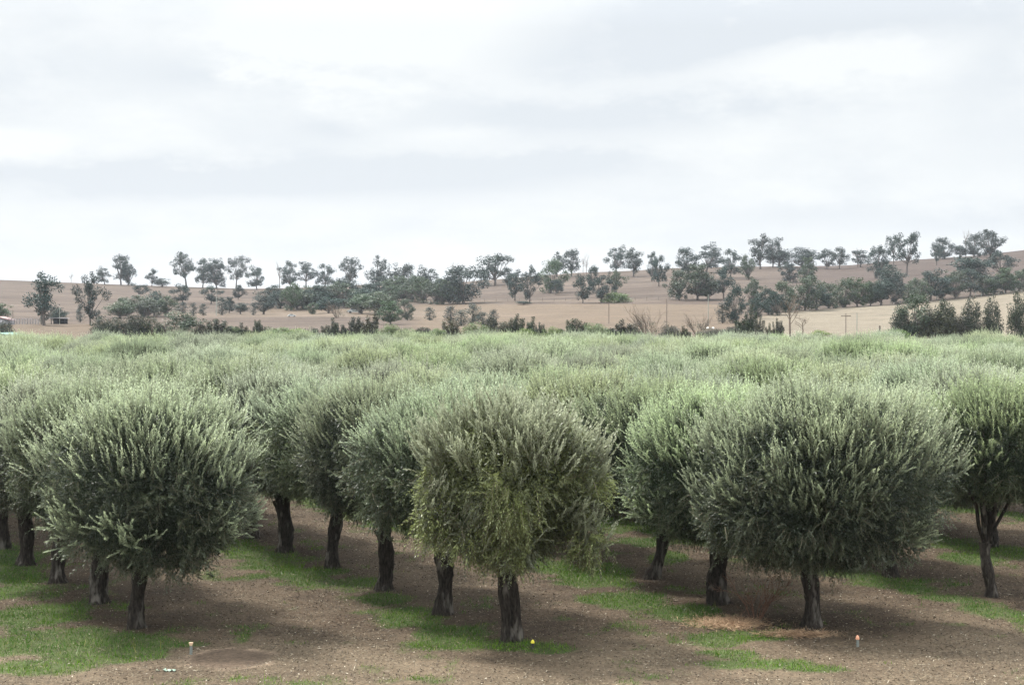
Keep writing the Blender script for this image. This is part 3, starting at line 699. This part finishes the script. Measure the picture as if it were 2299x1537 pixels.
def gum(seed, kind):
    """returns trunk and crown meshes about 12 m high with their width and height"""
    r = np.random.default_rng(seed)
    tb, cb = MB(), MB()
    Ht = 12.0
    tips = []
    if kind in ('open', 'tall', 'umbrella', 'dense'):
        lo, hi, wr, npf = {'open': (.28, .98, 4.4, 19), 'tall': (.33, .98, 3.3, 15), 'umbrella': (.44, .98, 4.6, 15), 'dense': (.18, .98, 4.6, 28)}[kind]
        lean = r.normal(0, .7, 2); th = r.uniform(.26, .36)
        fork = np.array([lean[0] * .4, lean[1] * .4, lo * Ht * .75])
        tb.tube([(0, 0, -.4), fork * [.4, .4, .5], fork], [.36, .28, .24], 8, 0, .03, r)
        cs = []
        sk = r.uniform(0, 6.28)
        for q in range(400):
            if len(cs) >= npf: break
            z = r.uniform(lo, hi); t = (z - lo) / (hi - lo)
            w = wr * (math.sin(math.pi * min(1, .12 + .80 * t)) ** .6) * (1 + .25 * math.sin(3 * t * math.pi + sk))
            a = r.uniform(0, 6.28); rr = w * r.uniform(0, 1) ** .5
            c = np.array([lean[0] * z + math.cos(a) * rr, lean[1] * z + math.sin(a) * rr, z * Ht - .9])
            if all(np.linalg.norm(c - e) > (1.55 if kind != 'dense' else 1.25) for e in cs): cs.append(c)
        for c in cs:
            q = np.linspace(0, 1, 6)[:, None]
            st = fork * r.uniform(.75, 1.0); mid = st * .5 + c * .5 + np.array([0, 0, -.6]) + r.normal(0, .3, 3)
            tb.tube(st * (1 - q) ** 2 + mid * 2 * q * (1 - q) + c * q ** 2, np.linspace(.16, .05, 6), 5, 0, cap=False)
            R0 = r.uniform(.8, 1.7)
            for k in range(3):
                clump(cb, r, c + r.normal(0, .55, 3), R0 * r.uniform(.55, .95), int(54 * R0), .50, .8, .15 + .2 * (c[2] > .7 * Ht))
    elif kind == 'round':
        hb = .22 * Ht if kind == 'dense' else .1 * Ht
        tb.tube([(0, 0, -.4), (.1, 0, hb), (.0, .1, Ht * .6)], [.45, .33, .12], 8, 0, .03, r)
        for k in range(5):
            a = r.uniform(0, 6.28); twigs(tb, r, np.array([0, 0, hb]), unit(np.array([[math.cos(a), math.sin(a), .9]]))[0], 2.8, .16, 1)
        n = 46 if kind == 'dense' else 56
        R = 4.0 if kind == 'dense' else 4.8
        for k in range(n):
            d = unit(r.normal(0, 1, (1, 3)))[0]
            zc = (Ht + hb) / 2; az = (Ht - hb) / 2 - .7
            c = np.array([0, 0, zc]) + d * np.array([R - .8, R - .8, az]) * r.uniform(.35, 1) * (1 + .15 * math.sin(d[0] * 6 + seed))
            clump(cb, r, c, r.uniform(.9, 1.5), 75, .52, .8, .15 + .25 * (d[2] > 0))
    elif kind == 'column':
        tb.tube([(0, 0, -.3), (0, 0, Ht * .8)], [.3, .06], 7, 0)
        for k in range(34):
            t = (k + .5) / 34; w = 2.3 * math.sin(math.pi * min(1, t * .86 + .12)) ** .7
            a = r.uniform(0, 6.28); rr = w * r.uniform(.2, 1)
            clump(cb, r, np.array([math.cos(a) * rr, math.sin(a) * rr, .6 + t * (Ht - 1.4)]), 1.0, 60, .45, 1, .15)
    elif kind == 'bush':
        for k in range(6):
            a = r.uniform(0, 6.28); twigs(tb, r, np.array([0, 0, -.3]), unit(np.array([[math.cos(a) * .7, math.sin(a) * .7, 1]]))[0], 5, .14, 1)
        for k in range(70):
            d = unit(r.normal(0, 1, (1, 3)))[0]; d[2] = abs(d[2])
            c = d * np.array([6.2, 6.2, 10.0]) * r.uniform(.35, 1) + [0, 0, .8]
            clump(cb, r, c, r.uniform(1.2, 1.9), 80, .62, 1.0, .2)
    elif kind == 'spiky':
        for k in range(16):
            a = r.uniform(0, 6.28); rr = r.uniform(0, 4.5); hgt = r.uniform(.3, 1) ** 1.2 * Ht * (1 - .05 * rr)
            p0 = np.array([math.cos(a) * rr * .6, math.sin(a) * rr * .6, -.3]); p1 = np.array([math.cos(a) * rr, math.sin(a) * rr, hgt])
            tb.tube([p0, p1], [.12, .03], 5, 0)
            for m in range(9):
                t = .18 + .82 * m / 8
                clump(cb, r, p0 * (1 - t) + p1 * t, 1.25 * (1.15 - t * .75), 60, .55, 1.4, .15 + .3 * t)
    elif kind in ('dead', 'brush'):
        if kind == 'dead':
            tb.tube([(0, 0, -.4), (.15, 0, 3), (.0, .1, 6.5)], [.26, .2, .13], 7, 0, .03, r)
            for k in range(7):
                a = r.uniform(0, 6.28); twigs(tb, r, np.array([.05, .05, r.uniform(2.5, 6.5)]), unit(np.array([[math.cos(a) * .7, math.sin(a) * .7, 1.0]]))[0], r.uniform(2, 3.2), .09, 2, .5, 3)
        else:
            for k in range(14):
                a = r.uniform(0, 6.28); twigs(tb, r, np.array([math.cos(a), math.sin(a), -.3]), unit(np.array([[math.cos(a) * .7, math.sin(a) * .7, 1.0]]))[0], r.uniform(3.5, 5.5), .1, 3, .35, 3)
            for k in range(12):
                a = r.uniform(0, 6.28); rr = r.uniform(0, 5); clump(cb, r, np.array([math.cos(a) * rr, math.sin(a) * rr, r.uniform(1, 5)]), 1.0, 40, .4, 1, .1)
    allv = np.concatenate(tb.v + cb.v)
    Wd = np.percentile(np.abs(allv[:, :2]), 98.5) * 2; Hh = allv[:, 2].max()
    return tb, cb, Wd, Hh

KINDS = {}
def variants(kind, n, seed, cmat, tmat):
    L = []
    for k in range(n):
        tb, cb, w, h = gum(seed + k, kind)
        L.append((tb.mesh(kind + '_trunk', [tmat], True, None), cb.mesh(kind + '_crown', [cmat]) if cb.v else None, w, h))
    KINDS[kind] = L
variants('open', 7, 100, GUM, GUMBARK); variants('tall', 5, 120, GUM, GUMBARK); variants('umbrella', 3, 140, GUM, GUMBARK)
variants('dense', 6, 160, GUM, GUMBARK); variants('round', 3, 180, GUM, GUMBARK); variants('column', 3, 200, GUM, GUMBARK)
variants('dead', 3, 220, GUM, DEADWOOD)
variants('bush', 4, 240, SHRUB, GUMBARK); variants('spiky', 3, 260, SHRUB, GUMBARK); variants('brush', 2, 280, SHRUB, DEADWOOD)
BRIGHT = leaf_mat('bright_shrub_leaf', (.07, .12, .02), (.13, .20, .03), (.09, .14, .03), (.25, .3, .05), transl=.2, vary=.6)
BROWNS = leaf_mat('brownish_shrub_leaf', (.03, .034, .014), (.065, .060, .022), (.04, .042, .02), (.12, .1, .04), transl=.12, vary=.6)
MIDG = leaf_mat('mid_green_leaf', (.026, .048, .022), (.055, .088, .034), (.04, .065, .03), (.10, .13, .04), transl=.15, vary=.6)
def recol(kind, new, m):
    L = []
    for (t, c, w, h) in KINDS[kind]:
        c2 = c.copy(); c2.materials.clear(); c2.materials.append(m); L.append((t, c2, w, h))
    KINDS[new] = L
recol('bush', 'bright', BRIGHT); recol('bush', 'brown', BROWNS); recol('spiky', 'brownspiky', BROWNS); recol('round', 'greenround', MIDG); recol('dense', 'greendense', MIDG)

NOUN = {'open': ('gum_tree', 'spreading gum tree', 'gum tree'), 'tall': ('gum_tree', 'tall gum tree with a bare lower trunk', 'gum tree'),
        'umbrella': ('gum_tree', 'flat-topped gum tree', 'gum tree'), 'dense': ('gum_tree', 'dense dark gum tree', 'gum tree'),
        'round': ('gum_tree', 'broad rounded gum tree', 'gum tree'), 'column': ('young_tree', 'small upright young tree', 'young tree'),
        'dead': ('dead_tree', 'bare dead tree', 'dead tree'), 'bush': ('shrub', 'dark green shrub', 'shrub'), 'spiky': ('shrub', 'dark spiky shrub', 'shrub'),
        'brush': ('shrub', 'half-dead twiggy shrub', 'shrub'), 'bright': ('shrub', 'bright green shrub', 'shrub'), 'brown': ('shrub', 'brownish shrub', 'shrub'),
        'brownspiky': ('shrub', 'brownish spiky shrub', 'shrub'), 'greenround': ('gum_tree', 'fresh green rounded tree', 'gum tree'), 'greendense': ('gum_tree', 'greener bushy gum tree', 'gum tree')}
# (column, width, top row, base row, kind)
SKY = [(236,34,599,638,'open'),(272,32,573,640,'tall'),(290,36,586,641,'dense'),(341,22,604,642,'tall'),(364,34,625,644,'round'),(419,46,569,645,'umbrella'),
 (455,45,582,645,'open'),(487,46,582,646,'dense'),(530,46,576,649,'umbrella'),(577,42,598,651,'open'),(628,14,590,640,'dead'),(653,44,588,640,'open'),(687,36,589,644,'umbrella'),
 (730,48,594,647,'open'),(783,44,579,642,'open'),(844,40,577,651,'tall'),(892,60,594,664,'open'),(918,38,594,660,'dense'),(965,54,598,665,'open'),(1022,16,590,640,'dead'),
 (1112,64,571,641,'open'),(1250,40,568,622,'tall'),(1283,36,560,622,'tall'),(1309,12,570,616,'dead'),(1316,12,575,618,'dead'),(1382,50,552,612,'open'),(1422,36,558,621,'tall'),
 (1463,32,567,631,'open'),(1545,50,557,612,'dense'),(1585,62,547,612,'open'),(1640,48,561,625,'open'),(1707,40,528,604,'tall'),(1735,36,536,598,'umbrella'),(1750,50,563,598,'round'),
 (1800,56,556,602,'round'),(1856,42,560,604,'open'),(1884,34,556,604,'open'),(1926,30,559,599,'dead'),(1932,30,562,600,'tall'),(1969,42,553,625,'dense'),(2006,36,530,594,'umbrella'),(2035,60,524,617,'umbrella'),
 (2103,22,546,596,'tall'),(2121,44,534,581,'dense'),(2155,28,551,577,'round'),(2168,14,518,574,'dead'),(2186,38,527,576,'dense'),(2223,50,517,577,'dense'),(160,10,611,631,'dead')]
SLOPE = [(99,64,615,731,'tall'),(203,62,616,730,'open'),(311,40,637,670,'umbrella'),(411,46,638,682,'open'),(474,40,641,683,'open'),(535,28,640,672,'dense'),(270,54,676,714,'greenround'),
 (320,58,664,710,'greenround'),(347,44,655,708,'round'),(371,42,665,710,'greendense'),(411,20,678,702,'column'),(434,15,680,709,'column'),(456,18,682,708,'column'),(499,24,667,706,'column'),
 (515,27,667,702,'dense'),(540,30,680,704,'round'),(569,13,680,707,'column'),(592,44,664,705,'round'),(130,36,690,726,'round'),(180,17,683,722,'column'),(221,11,696,724,'column'),(5,38,682,722,'greenround'),
 (96,12,707,728,'column'),(612,46,640,690,'dense'),(652,42,635,697,'dense'),(682,46,650,693,'round'),(712,52,650,693,'round'),(753,56,627,687,'dense'),(793,48,630,687,'dense'),(825,50,648,690,'round'),
 (876,44,640,686,'dense'),(905,46,640,675,'dense'),(701,20,680,706,'greendense'),(812,48,660,704,'greenround'),(850,58,656,706,'greenround'),(878,48,677,728,'greendense'),(915,32,672,718,'greendense'),
 (759,36,675,712,'brush'),(738,40,668,703,'round'),(978,52,625,683,'dense'),(1010,40,622,672,'dense'),(1041,76,598,682,'dense'),(935,44,628,672,'dense'),(965,18,690,719,'column'),(1012,23,687,724,'column'),(1035,22,696,732,'column'),
 (1062,27,683,727,'column'),(1084,19,700,730,'column'),(1108,19,695,732,'column'),(630,50,648,692,'dense'),(668,52,645,695,'greendense'),(696,46,642,690,'dense'),(728,50,640,692,'dense'),(772,52,634,690,'greendense'),(808,46,640,684,'dense'),(842,50,636,684,'dense'),(862,46,622,668,'dense'),(888,50,620,676,'greendense'),(922,50,618,678,'dense'),(950,48,622,680,'dense'),(992,48,628,684,'greendense'),(1024,42,632,676,'dense'),(285,46,668,708,'dense'),(332,44,672,712,'greendense'),(1156,32,607,675,'tall'),(1189,44,599,681,'open'),(1236,60,583,658,'dense'),(1140,30,600,645,'open'),(1248,26,628,662,'open'),(1309,38,615,681,'open'),
 (1332,28,597,656,'tall'),(1350,50,612,680,'open'),(1380,38,607,657,'dense'),(1479,40,576,643,'open'),(1382,52,656,679,'bright'),(1525,46,605,673,'dense'),(1566,78,594,673,'dense'),(1590,50,620,672,'round'),
 (1625,36,600,671,'tall'),(1681,38,573,628,'dense'),(1774,46,590,634,'dense'),(1817,40,578,642,'dense'),(2000,50,596,652,'round'),(2247,64,565,622,'open'),(2178,78,577,634,'round'),(1175,26,676,684,'round'),
 (1645,44,640,726,'dense'),(1687,44,626,684,'greendense'),(1700,48,668,714,'dense'),(1622,26,680,726,'column'),(1745,54,655,708,'dense')]
LINE = [(1765,46,632,701,'dense'),(1807,58,621,698,'dense'),(1833,40,640,696,'round'),(1860,42,636,693,'dense'),(1890,48,627,691,'greendense'),(1925,44,624,689,'dense'),(1953,40,632,687,'dense'),
 (1978,38,630,686,'round'),(2012,44,623,684,'dense'),(2038,42,638,681,'dense'),(2062,42,625,678,'dense'),(2088,56,605,674,'open'),(2115,40,625,672,'dense'),(2145,48,608,669,'greendense'),(2178,48,604,666,'open'),
 (2207,44,618,663,'dense'),(2232,40,620,660,'dense'),(2257,46,602,658,'dense'),(2287,42,606,654,'dense'),(2320,44,600,650,'dense'),(1725,40,650,706,'dense')]
HEDGE = [(450,34,728,758,'brown'),(520,34,731,758,'bright'),(602,44,733,758,'brown'),(668,54,737,760,'bright'),(702,40,735,758,'bush'),(732,36,730,758,'brownspiky'),(945,44,735,758,'spiky'),(980,40,737,760,'bright'),(1240,44,733,760,'bright'),(1312,32,729,758,'brown'),(1425,40,727,758,'brown'),(1505,40,730,758,'brown'),(1540,30,732,758,'brownspiky'),(1605,64,736,758,'brown'),(1640,40,733,758,'bush'),(1840,50,741,762,'bright'),(365,40,730,758,'brown'),(10,34,720,752,'bush'),(228,48,710,758,'bush'),(262,44,712,758,'bush'),(300,52,706,758,'bush'),(338,44,710,758,'bush'),(407,66,701,758,'greenround'),(493,56,717,758,'spiky'),(551,36,725,758,'spiky'),
 (581,24,719,758,'spiky'),(630,74,735,760,'bright'),(756,34,714,758,'spiky'),(793,38,712,758,'spiky'),(828,44,695,758,'brownspiky'),(876,48,727,760,'bright'),(915,44,736,760,'bright'),(1010,36,714,758,'brownspiky'),
 (1067,64,724,760,'bright'),(1108,34,712,758,'spiky'),(1130,50,722,758,'brown'),(1160,36,706,758,'spiky'),(1187,34,712,758,'spiky'),(1212,20,724,760,'spiky'),(1285,44,716,758,'spiky'),(1337,52,725,760,'bright'),(1388,50,718,758,'spiky'),
 (1180,46,737,762,'bright'),(1462,78,683,758,'brush'),(1568,52,700,752,'brush'),(1677,36,686,752,'spiky'),(1706,20,712,755,'brownspiky'),(1727,22,726,758,'brownspiky'),(1745,22,715,758,'brownspiky'),(1774,48,663,756,'dead'),(1802,34,704,756,'dead'),
 (2025,50,690,758,'bush'),(2050,74,660,758,'greendense'),(2108,80,698,758,'brown'),(2118,50,672,758,'bush'),(2165,56,704,758,'brown'),(2180,44,667,758,'bush'),(2226,38,665,758,'bush'),(2287,46,657,758,'bush'),(2085,24,684,756,'bush'),(2010,60,738,762,'bright')]
r3 = np.random.default_rng(8)
ZONES = (('sky', SKY, 'on the skyline ridge, {} from left', 'trees along the skyline ridge'),
         ('slope', [t for t in SLOPE if t[0] < 600], 'on the left hillside, {} from left', 'trees scattered over the hillside'),
         ('slope', [t for t in SLOPE if 600 <= t[0] < 1130], 'in the central hillside trees, {} from left', 'trees scattered over the hillside'),
         ('slope', [t for t in SLOPE if t[0] >= 1130], 'on the right hillside, {} from left', 'trees scattered over the hillside'),
         ('line', LINE, 'in the line above the straw field, {} from left', 'trees in the line above the straw field'),
         ('hedge', HEDGE, 'at the far grove edge, {} from left', 'shrubs along the far edge of the grove'))
for zn, lst, phrase, grp in ZONES:
    for i, (px, w, top, base, kind) in enumerate(sorted(lst)):
        if kind == 'dense' and zn in ('slope', 'line') and r3.uniform() < .4: kind = 'greendense'
        p = at(px, min(base, 762) if zn == 'hedge' else base)
        d = p[1]; m = KINDS[kind][r3.integers(0, len(KINDS[kind]))]
        wm, hm = w * d / F, (base - top) * d / F
        sx, sz = wm / m[2] * (1.5 if zn == 'line' or 'central' in phrase else 1.25), (H + (HOR - top) * d / F - p[2]) / m[3] * 1.07
        nm, noun, cat = NOUN[kind]
        o = link(nm, None, None, (p[0], p[1], p[2]), r3.uniform(0, 6.28), (sx, sx, sz)); o.empty_display_size = 1
        tag(o, noun + ' ' + phrase.format(ordn(i + 1)), cat, grp)
        link('trunk', m[0], o)
        if m[1]: link('crown', m[1], o)

# ------------------------------------------------------------------ poles, fences, buildings, vehicles far off
WOODP = flat_mat('pole_wood', (.16, .13, .11)); PALEP = flat_mat('pole_pale', (.30, .32, .28)); WIREM = flat_mat('wire', (.2, .2, .2))
POLES = [(1367, 678, 727, 'dark', 'dark pole on the tan field right of centre'), (1497, 671, 750, 'dark', 'dark pole beside the half-dead twiggy shrub'), (1590, 660, 730, 'pale', 'pale thin pole by the dark gum clump'),
         (826, 645, 674, 'pale', 'pale yellowish pole among the bushy trees left of centre'), (134, 688, 727, 'pale', 'white pole in front of the low dark shed'), (29, 697, 724, 'dark', 'thin dark pole near the left edge'),
         (486, 660, 708, 'pale', 'faint pale pole on the left hillside'), (1899, 703, 756, 'dark', 'dark pole on the straw field, left one of a pair'), (1924, 702, 756, 'pale', 'pale pole on the straw field, right one of a pair'), (2103, 644, 674, 'pale', 'pale pole in the tree line above the straw field')]
for (px, top, base, tone, lab) in POLES:
    p = at(px, base); hh = H + (HOR - top) * p[1] / F - p[2]
    rr = .06 * p[1] / 400 + .03
    o = tag(link('power_pole', None, None, p), lab, 'pole', 'poles standing in the fields'); o.empty_display_size = .5
    mt = WOODP if tone == 'dark' else PALEP
    link('post', MB().tube([(0, 0, -.3), (0, 0, hh)], [rr, rr * .75], 8, 0).mesh('pole_post', [mt], True, None), o)
    if px == 1899: link('crossarm', MB().box(-.75, .75, -.05, .05, hh - .45, hh - .33).mesh('pole_crossarm', [mt], False, None), o)
p = at(1975, 757); hh = H + (HOR - 731) * p[1] / F - p[2]
tag(link('fence_post', MB().tube([(0, 0, -.3), (0, 0, hh)], [.14, .13], 10).mesh('thick_post', [WOODP], True, None), None, p), 'short thick post just beyond the grove, left of the dark shrubs', 'post')

def fence(name, label, pts, h, cat='fence', rails=3, pm=PALEP, r=.07):
    o = tag(link(name, None, None, pts[0]), label, cat); o.empty_display_size = .5
    for q in pts:
        link('post', MB().tube([(0, 0, -.3), (0, 0, h)], [r, r * .9], 6).mesh('fence_post', [pm], True, None), o, q - pts[0])
    for k in range(rails):
        z = h * (.3 + .6 * k / max(1, rails - 1))
        mb = MB(); mb.tube([q - pts[0] + [0, 0, z] for q in pts], [r * .35] * len(pts), 4)
        link('rail', mb.mesh('fence_rail', [pm], False, None), o)
fence('fence', 'pale post fence along the top of the straw field at right', [at(x, 666 - (x - 2190) * .112) for x in range(2190, 2330, 13)], 1.5)
fence('yard_fence', 'grey rail stock-yard fence near the left edge', [at(x, 729) for x in range(20, 92, 6)], 1.35, rails=4, pm=flat_mat('yard_rail', (.30, .29, .30)), r=.09)
fence('paddock_fence', 'weathered fence crossing the middle slope below the central gums', [at(x, 679 - (x - 880) * .008) for x in range(880, 1560, 26)], 1.0, pm=WOODP, r=.05)

def shed(name, label, px, base, w, dep, hw, hr, roofc, wallc, cat='shed', dist=None, openf=False):
    p = at(px, base) if dist is None else np.array([(px - CX) * dist / F, dist, float(terrain((px - CX) * dist / F, dist))])
    o = tag(link(name, None, None, p), label, cat); o.empty_display_size = 1
    mb = MB()
    if openf:
        for sx in (-w / 2 + .1, w / 2 - .1): link('post', MB().box(sx - .07, sx + .07, .03, .17, -.4, hw).mesh('shed_post', [wallc], False, None), o)
        mb.box(-w / 2, w / 2, dep - .05, dep, -.4, hw - .01)
    else:
        mb.box(-w / 2, w / 2, 0, dep, -.4, hw)
    link('wall', mb.mesh('shed_wall', [wallc], False, None), o)
    mb = MB(); e = .3; t = .08
    for s in (-1, 1):
        v = [(0, -e, hw + hr), (0, dep + e, hw + hr), (s * (w / 2 + e), dep + e, hw), (s * (w / 2 + e), -e, hw)]
        v += [(a, b, c + t) for a, b, c in v]
        mb.add(v, [(0, 1, 2, 3), (7, 6, 5, 4), (0, 4, 5, 1), (1, 5, 6, 2), (2, 6, 7, 3), (3, 7, 4, 0)])
    link('roof', mb.mesh('shed_roof', [roofc], False, None), o)
    if not openf:
        mb = MB(); mb.add([(-w / 2, .02, hw), (w / 2, .02, hw), (0, .02, hw + hr)], [(0, 1, 2)]); mb.add([(-w / 2, dep - .02, hw), (w / 2, dep - .02, hw), (0, dep - .02, hw + hr)], [(0, 1, 2)])
        link('gable', mb.mesh('shed_gable', [wallc], False, None), o)
        link('door', MB().box(-.5, .5, -.05, .04, -.3, 2.05).mesh('shed_door', [PEGDK], False, None), o)
TEAL = flat_mat('teal_sheet', (.12, .22, .19), .6); 
shed('farm_shed', 'teal-roofed shed just behind the grove at the left edge', -8, 0, 5.4, 7, 2.1, .55, TEAL, flat_mat('shed_wall', (.42, .5, .46)), dist=212)
shed('open_shed', 'low open-fronted dark shed with a pale roof behind the white pole', 130, 727, 3.0, 2.2, 1.1, .12, flat_mat('pale_roof', (.35, .34, .36)), flat_mat('dark_wall', (.03, .028, .03)), openf=True)
shed('farm_house', 'low pink-roofed farm house cut by the left edge', -6, 729, 4.4, 5, .9, .75, flat_mat('pink_roof', (.26, .17, .16)), flat_mat('house_wall', (.35, .34, .36)), cat='house')

CARW = flat_mat('car_white', (.45, .47, .47), .3, var=.04); GLS = flat_mat('car_glass', (.03, .04, .05), .15); TYR = flat_mat('tyre', (.02, .02, .02))
def car(px, base, label, scale=1.0, rz=0.0):
    p = at(px, base)
    o = tag(link('parked_car', None, None, p, rz, (scale,) * 3), label, 'car', 'white vehicles parked far off'); o.empty_display_size = 1
    prof = [(-2.2, .35), (-2.25, .8), (-2.1, 1.0), (-1.5, 1.05), (-1.15, 1.5), (.45, 1.55), (1.05, 1.05), (2.05, .92), (2.25, .7), (2.2, .35)]
    n = len(prof); v = [(a, -.85, b) for a, b in prof] + [(a, .85, b) for a, b in prof]
    me = bpy.data.meshes.new('car_body'); me.from_pydata(v, [], [list(range(n - 1, -1, -1))[::-1], list(range(n, 2 * n))[::-1]] + [(k, (k + 1) % n, n + (k + 1) % n, n + k) for k in range(n)])
    me.materials.append(CARW); me.update(); link('body', me, o)
    link('window', MB().add([(-1.3, -.86, 1.1), (.75, -.86, 1.1), (.35, -.86, 1.47), (-1.05, -.86, 1.44)], [(0, 1, 2, 3)]).mesh('car_window', [GLS], False, None), o)
    for x in (-1.4, 1.4):
        for y in (-.9, .9):
            link('wheel', MB().tube([(x, y - .1, .33), (x, y + .1, .33)], [.33, .33], 14).mesh('car_wheel', [TYR], True, None), o)
car(797, 703, 'white car parked under the bushy trees left of centre', .85)
car(655, 711, 'small white vehicle on the pale track at left', .45, .2)
for k, (px, base, lab) in enumerate([(1589, 738, 'small white stone in the scrub, left one of two'), (1601, 738, 'small white stone in the scrub, right one of two')]):
    r = np.random.default_rng(k); d = unit(r.normal(0, 1, (60, 3)))
    import bmesh
    bm = bmesh.new()
    for q in d: bm.verts.new(q * np.array([.26, .2, .22]) * r.uniform(.85, 1.1))
    bmesh.ops.convex_hull(bm, input=bm.verts); me = bpy.data.meshes.new('white_stone'); bm.to_mesh(me); bm.free()
    me.materials.append(flat_mat('white_rock', (.8, .82, .78)))
    q = at(px, base); tag(link('white_stone', me, None, (q[0], q[1], q[2] + .1)), lab, 'stone', 'white stones in the scrub')

# ------------------------------------------------------------------ haze
def haze():
    mb = MB().box(-4300, 4300, -1700, 5200, -9, 62)
    m, nt, out = mat('haze_air'); n = N(nt)
    v = n('ShaderNodeVolumePrincipled', ins={'Color': (.83, .90, 1.0, 1), 'Density': HAZE, 'Anisotropy': .2})
    nt.links.new(v.outputs[0], out.inputs['Volume'])
    o = link('haze', mb.mesh('haze', [m], False, None)); tag(o, kind='stuff')
    o['label'] = 'thin pale air in front of the far hills'; o['category'] = 'haze'
HAZE = .00008
if HAZE > 0: haze()

# ------------------------------------------------------------------ sky
SUN_EL, SUN_AZ = math.radians(55), math.radians(-50)       # azimuth from +Y (view direction), negative = left
w = bpy.data.worlds.new('World'); C.world = w; w.use_nodes = True
nt = w.node_tree; nt.nodes.clear(); n = N(nt)
out = nt.nodes.new('ShaderNodeOutputWorld')
sky = n('ShaderNodeTexSky', sky_type='NISHITA', sun_disc=False, sun_elevation=SUN_EL, sun_rotation=SUN_AZ, air_density=1.2, dust_density=2.0).outputs[0]
dirv = n('ShaderNodeTexCoord').outputs['Generated']
sp = n('ShaderNodeSeparateXYZ', ins={0: dirv})
dx, dy, dz = sp.outputs
az = n.math('ARCTAN2', dx, dy); el = n.math('ARCSINE', n.math('MAXIMUM', dz, -.2))
# cloud layer: noise on a flat sheet high above, so streaks compress towards the horizon
den = n.math('ADD', n.math('MAXIMUM', dz, 0), .06)
cv = n('ShaderNodeCombineXYZ', ins={0: n.math('DIVIDE', dx, den), 1: n.math('DIVIDE', dy, den), 2: .4}).outputs[0]
big = n.noise(cv, .45, 5, .55); fine = n.noise(cv, 2.2, 6, .6)
ev = n('ShaderNodeCombineXYZ', ins={0: n.math('MULTIPLY', az, 13.0), 1: n.math('MULTIPLY', el, 30.0), 2: 1.7}).outputs[0]
warp = n.noise(ev, 1.1, 9, .66)
shade = n.ramp(n.math('ADD', n.math('MULTIPLY', big, .45), n.math('MULTIPLY', warp, .55)), .40, .62)
def blob(px, py, rx, ry, amp, tilt=0.0):
    a0, e0 = math.atan((px - CX) / F), math.atan((HOR - py) / F)
    da = n.math('MULTIPLY', n.math('SUBTRACT', az, a0), F / rx)
    de = n.math('MULTIPLY', n.math('SUBTRACT', n.math('SUBTRACT', el, e0), n.math('MULTIPLY', n.math('SUBTRACT', az, a0), tilt)), F / ry)
    de = n.math('ADD', de, n.math('MULTIPLY', n.math('SUBTRACT', warp, .5), 4.2))
    da = n.math('ADD', da, n.math('MULTIPLY', n.math('SUBTRACT', warp, .45), 2.0))
    q = n.math('ADD', n.math('POWER', n.math('ABSOLUTE', da), 2), n.math('POWER', n.math('ABSOLUTE', de), 2))
    return n.math('MULTIPLY', n.math('EXPONENT', n.math('MULTIPLY', q, -1)), amp)
dark = None
for b in [(1750, 60, 620, 75, 1.0, .10), (450, 415, 620, 38, 1.1, 0), (1150, 370, 380, 40, .9, .02), (1320, 265, 420, 42, .85, 0), (520, 190, 230, 28, .45, .0), (750, 300, 90, 28, .5, 0), (2250, 200, 120, 150, .35, 0), (1800, 480, 160, 45, .3, 0), (40, 250, 110, 70, .4, 0), (2200, 500, 200, 40, .45, 0)]:
    v_ = blob(*b); dark = v_ if dark is None else n.math('ADD', dark, v_)
light = None
for b in [(950, 90, 330, 110, .8, 0), (1900, 150, 260, 45, .9, .05), (700, 130, 260, 90, .5, 0), (30, 335, 110, 26, .9, 0), (1050, 300, 120, 14, .5, 0)]:
    v_ = blob(*b); light = v_ if light is None else n.math('ADD', light, v_)
f_ = n.math('ADD', n.math('MULTIPLY', n.math('SUBTRACT', 1.0, shade), .6), dark)
f_ = n.math('SUBTRACT', f_, light, clamp=True)
cloud = n.mix(f_, (5.52, 5.68, 5.74), (4.52, 4.8, 5.1))
hiz = n.math('ADD', .97, n.math('MULTIPLY', n.ramp(dz, .16, 1.0), 3.7))          # overcast is brighter overhead
cloud = n('ShaderNodeVectorMath', operation='SCALE', ins={0: cloud, 'Scale': hiz}).outputs[0]
final = n.mix(.97, sky, cloud)
bg = n('ShaderNodeBackground', ins={'Color': final, 'Strength': .1})
nt.links.new(bg.outputs[0], out.inputs[0])
w.cycles.sampling_method = 'MANUAL'; w.cycles.sample_map_resolution = 512

sl = bpy.data.lights.new('sun', 'SUN'); sl.energy = 4.6; sl.angle = math.radians(9); sl.color = (1, .96, .9)
so = bpy.data.objects.new('sun', sl); COL.objects.link(so)
tos = np.array([math.sin(SUN_AZ) * math.cos(SUN_EL), math.cos(SUN_AZ) * math.cos(SUN_EL), math.sin(SUN_EL)])
from mathutils import Vector
so.rotation_euler = Vector(tos).to_track_quat('Z', 'Y').to_euler(); so.location = (0, 0, 60)

# ------------------------------------------------------------------ camera
cam = bpy.data.cameras.new('camera'); co = bpy.data.objects.new('camera', cam); COL.objects.link(co)
cam.sensor_width = 36; cam.lens = 36 * F / 2299; cam.clip_end = 8000; cam.clip_start = .5
co.location = (0, 0, H); co.rotation_euler = (math.radians(90) - math.atan((768.5 - HOR) / F), 0, 0)
C.camera = co
C.view_settings.view_transform = 'Standard'; C.view_settings.look = 'None'; C.view_settings.exposure = .82; C.view_settings.gamma = 1
C.cycles.max_bounces = 8; C.cycles.diffuse_bounces = 3; C.cycles.transmission_bounces = 4; C.cycles.volume_bounces = 1; C.cycles.transparent_max_bounces = 6
C.cycles.use_denoising = True; C.cycles.denoiser = 'OPENIMAGEDENOISE'; C.cycles.denoising_input_passes = 'RGB_ALBEDO_NORMAL'
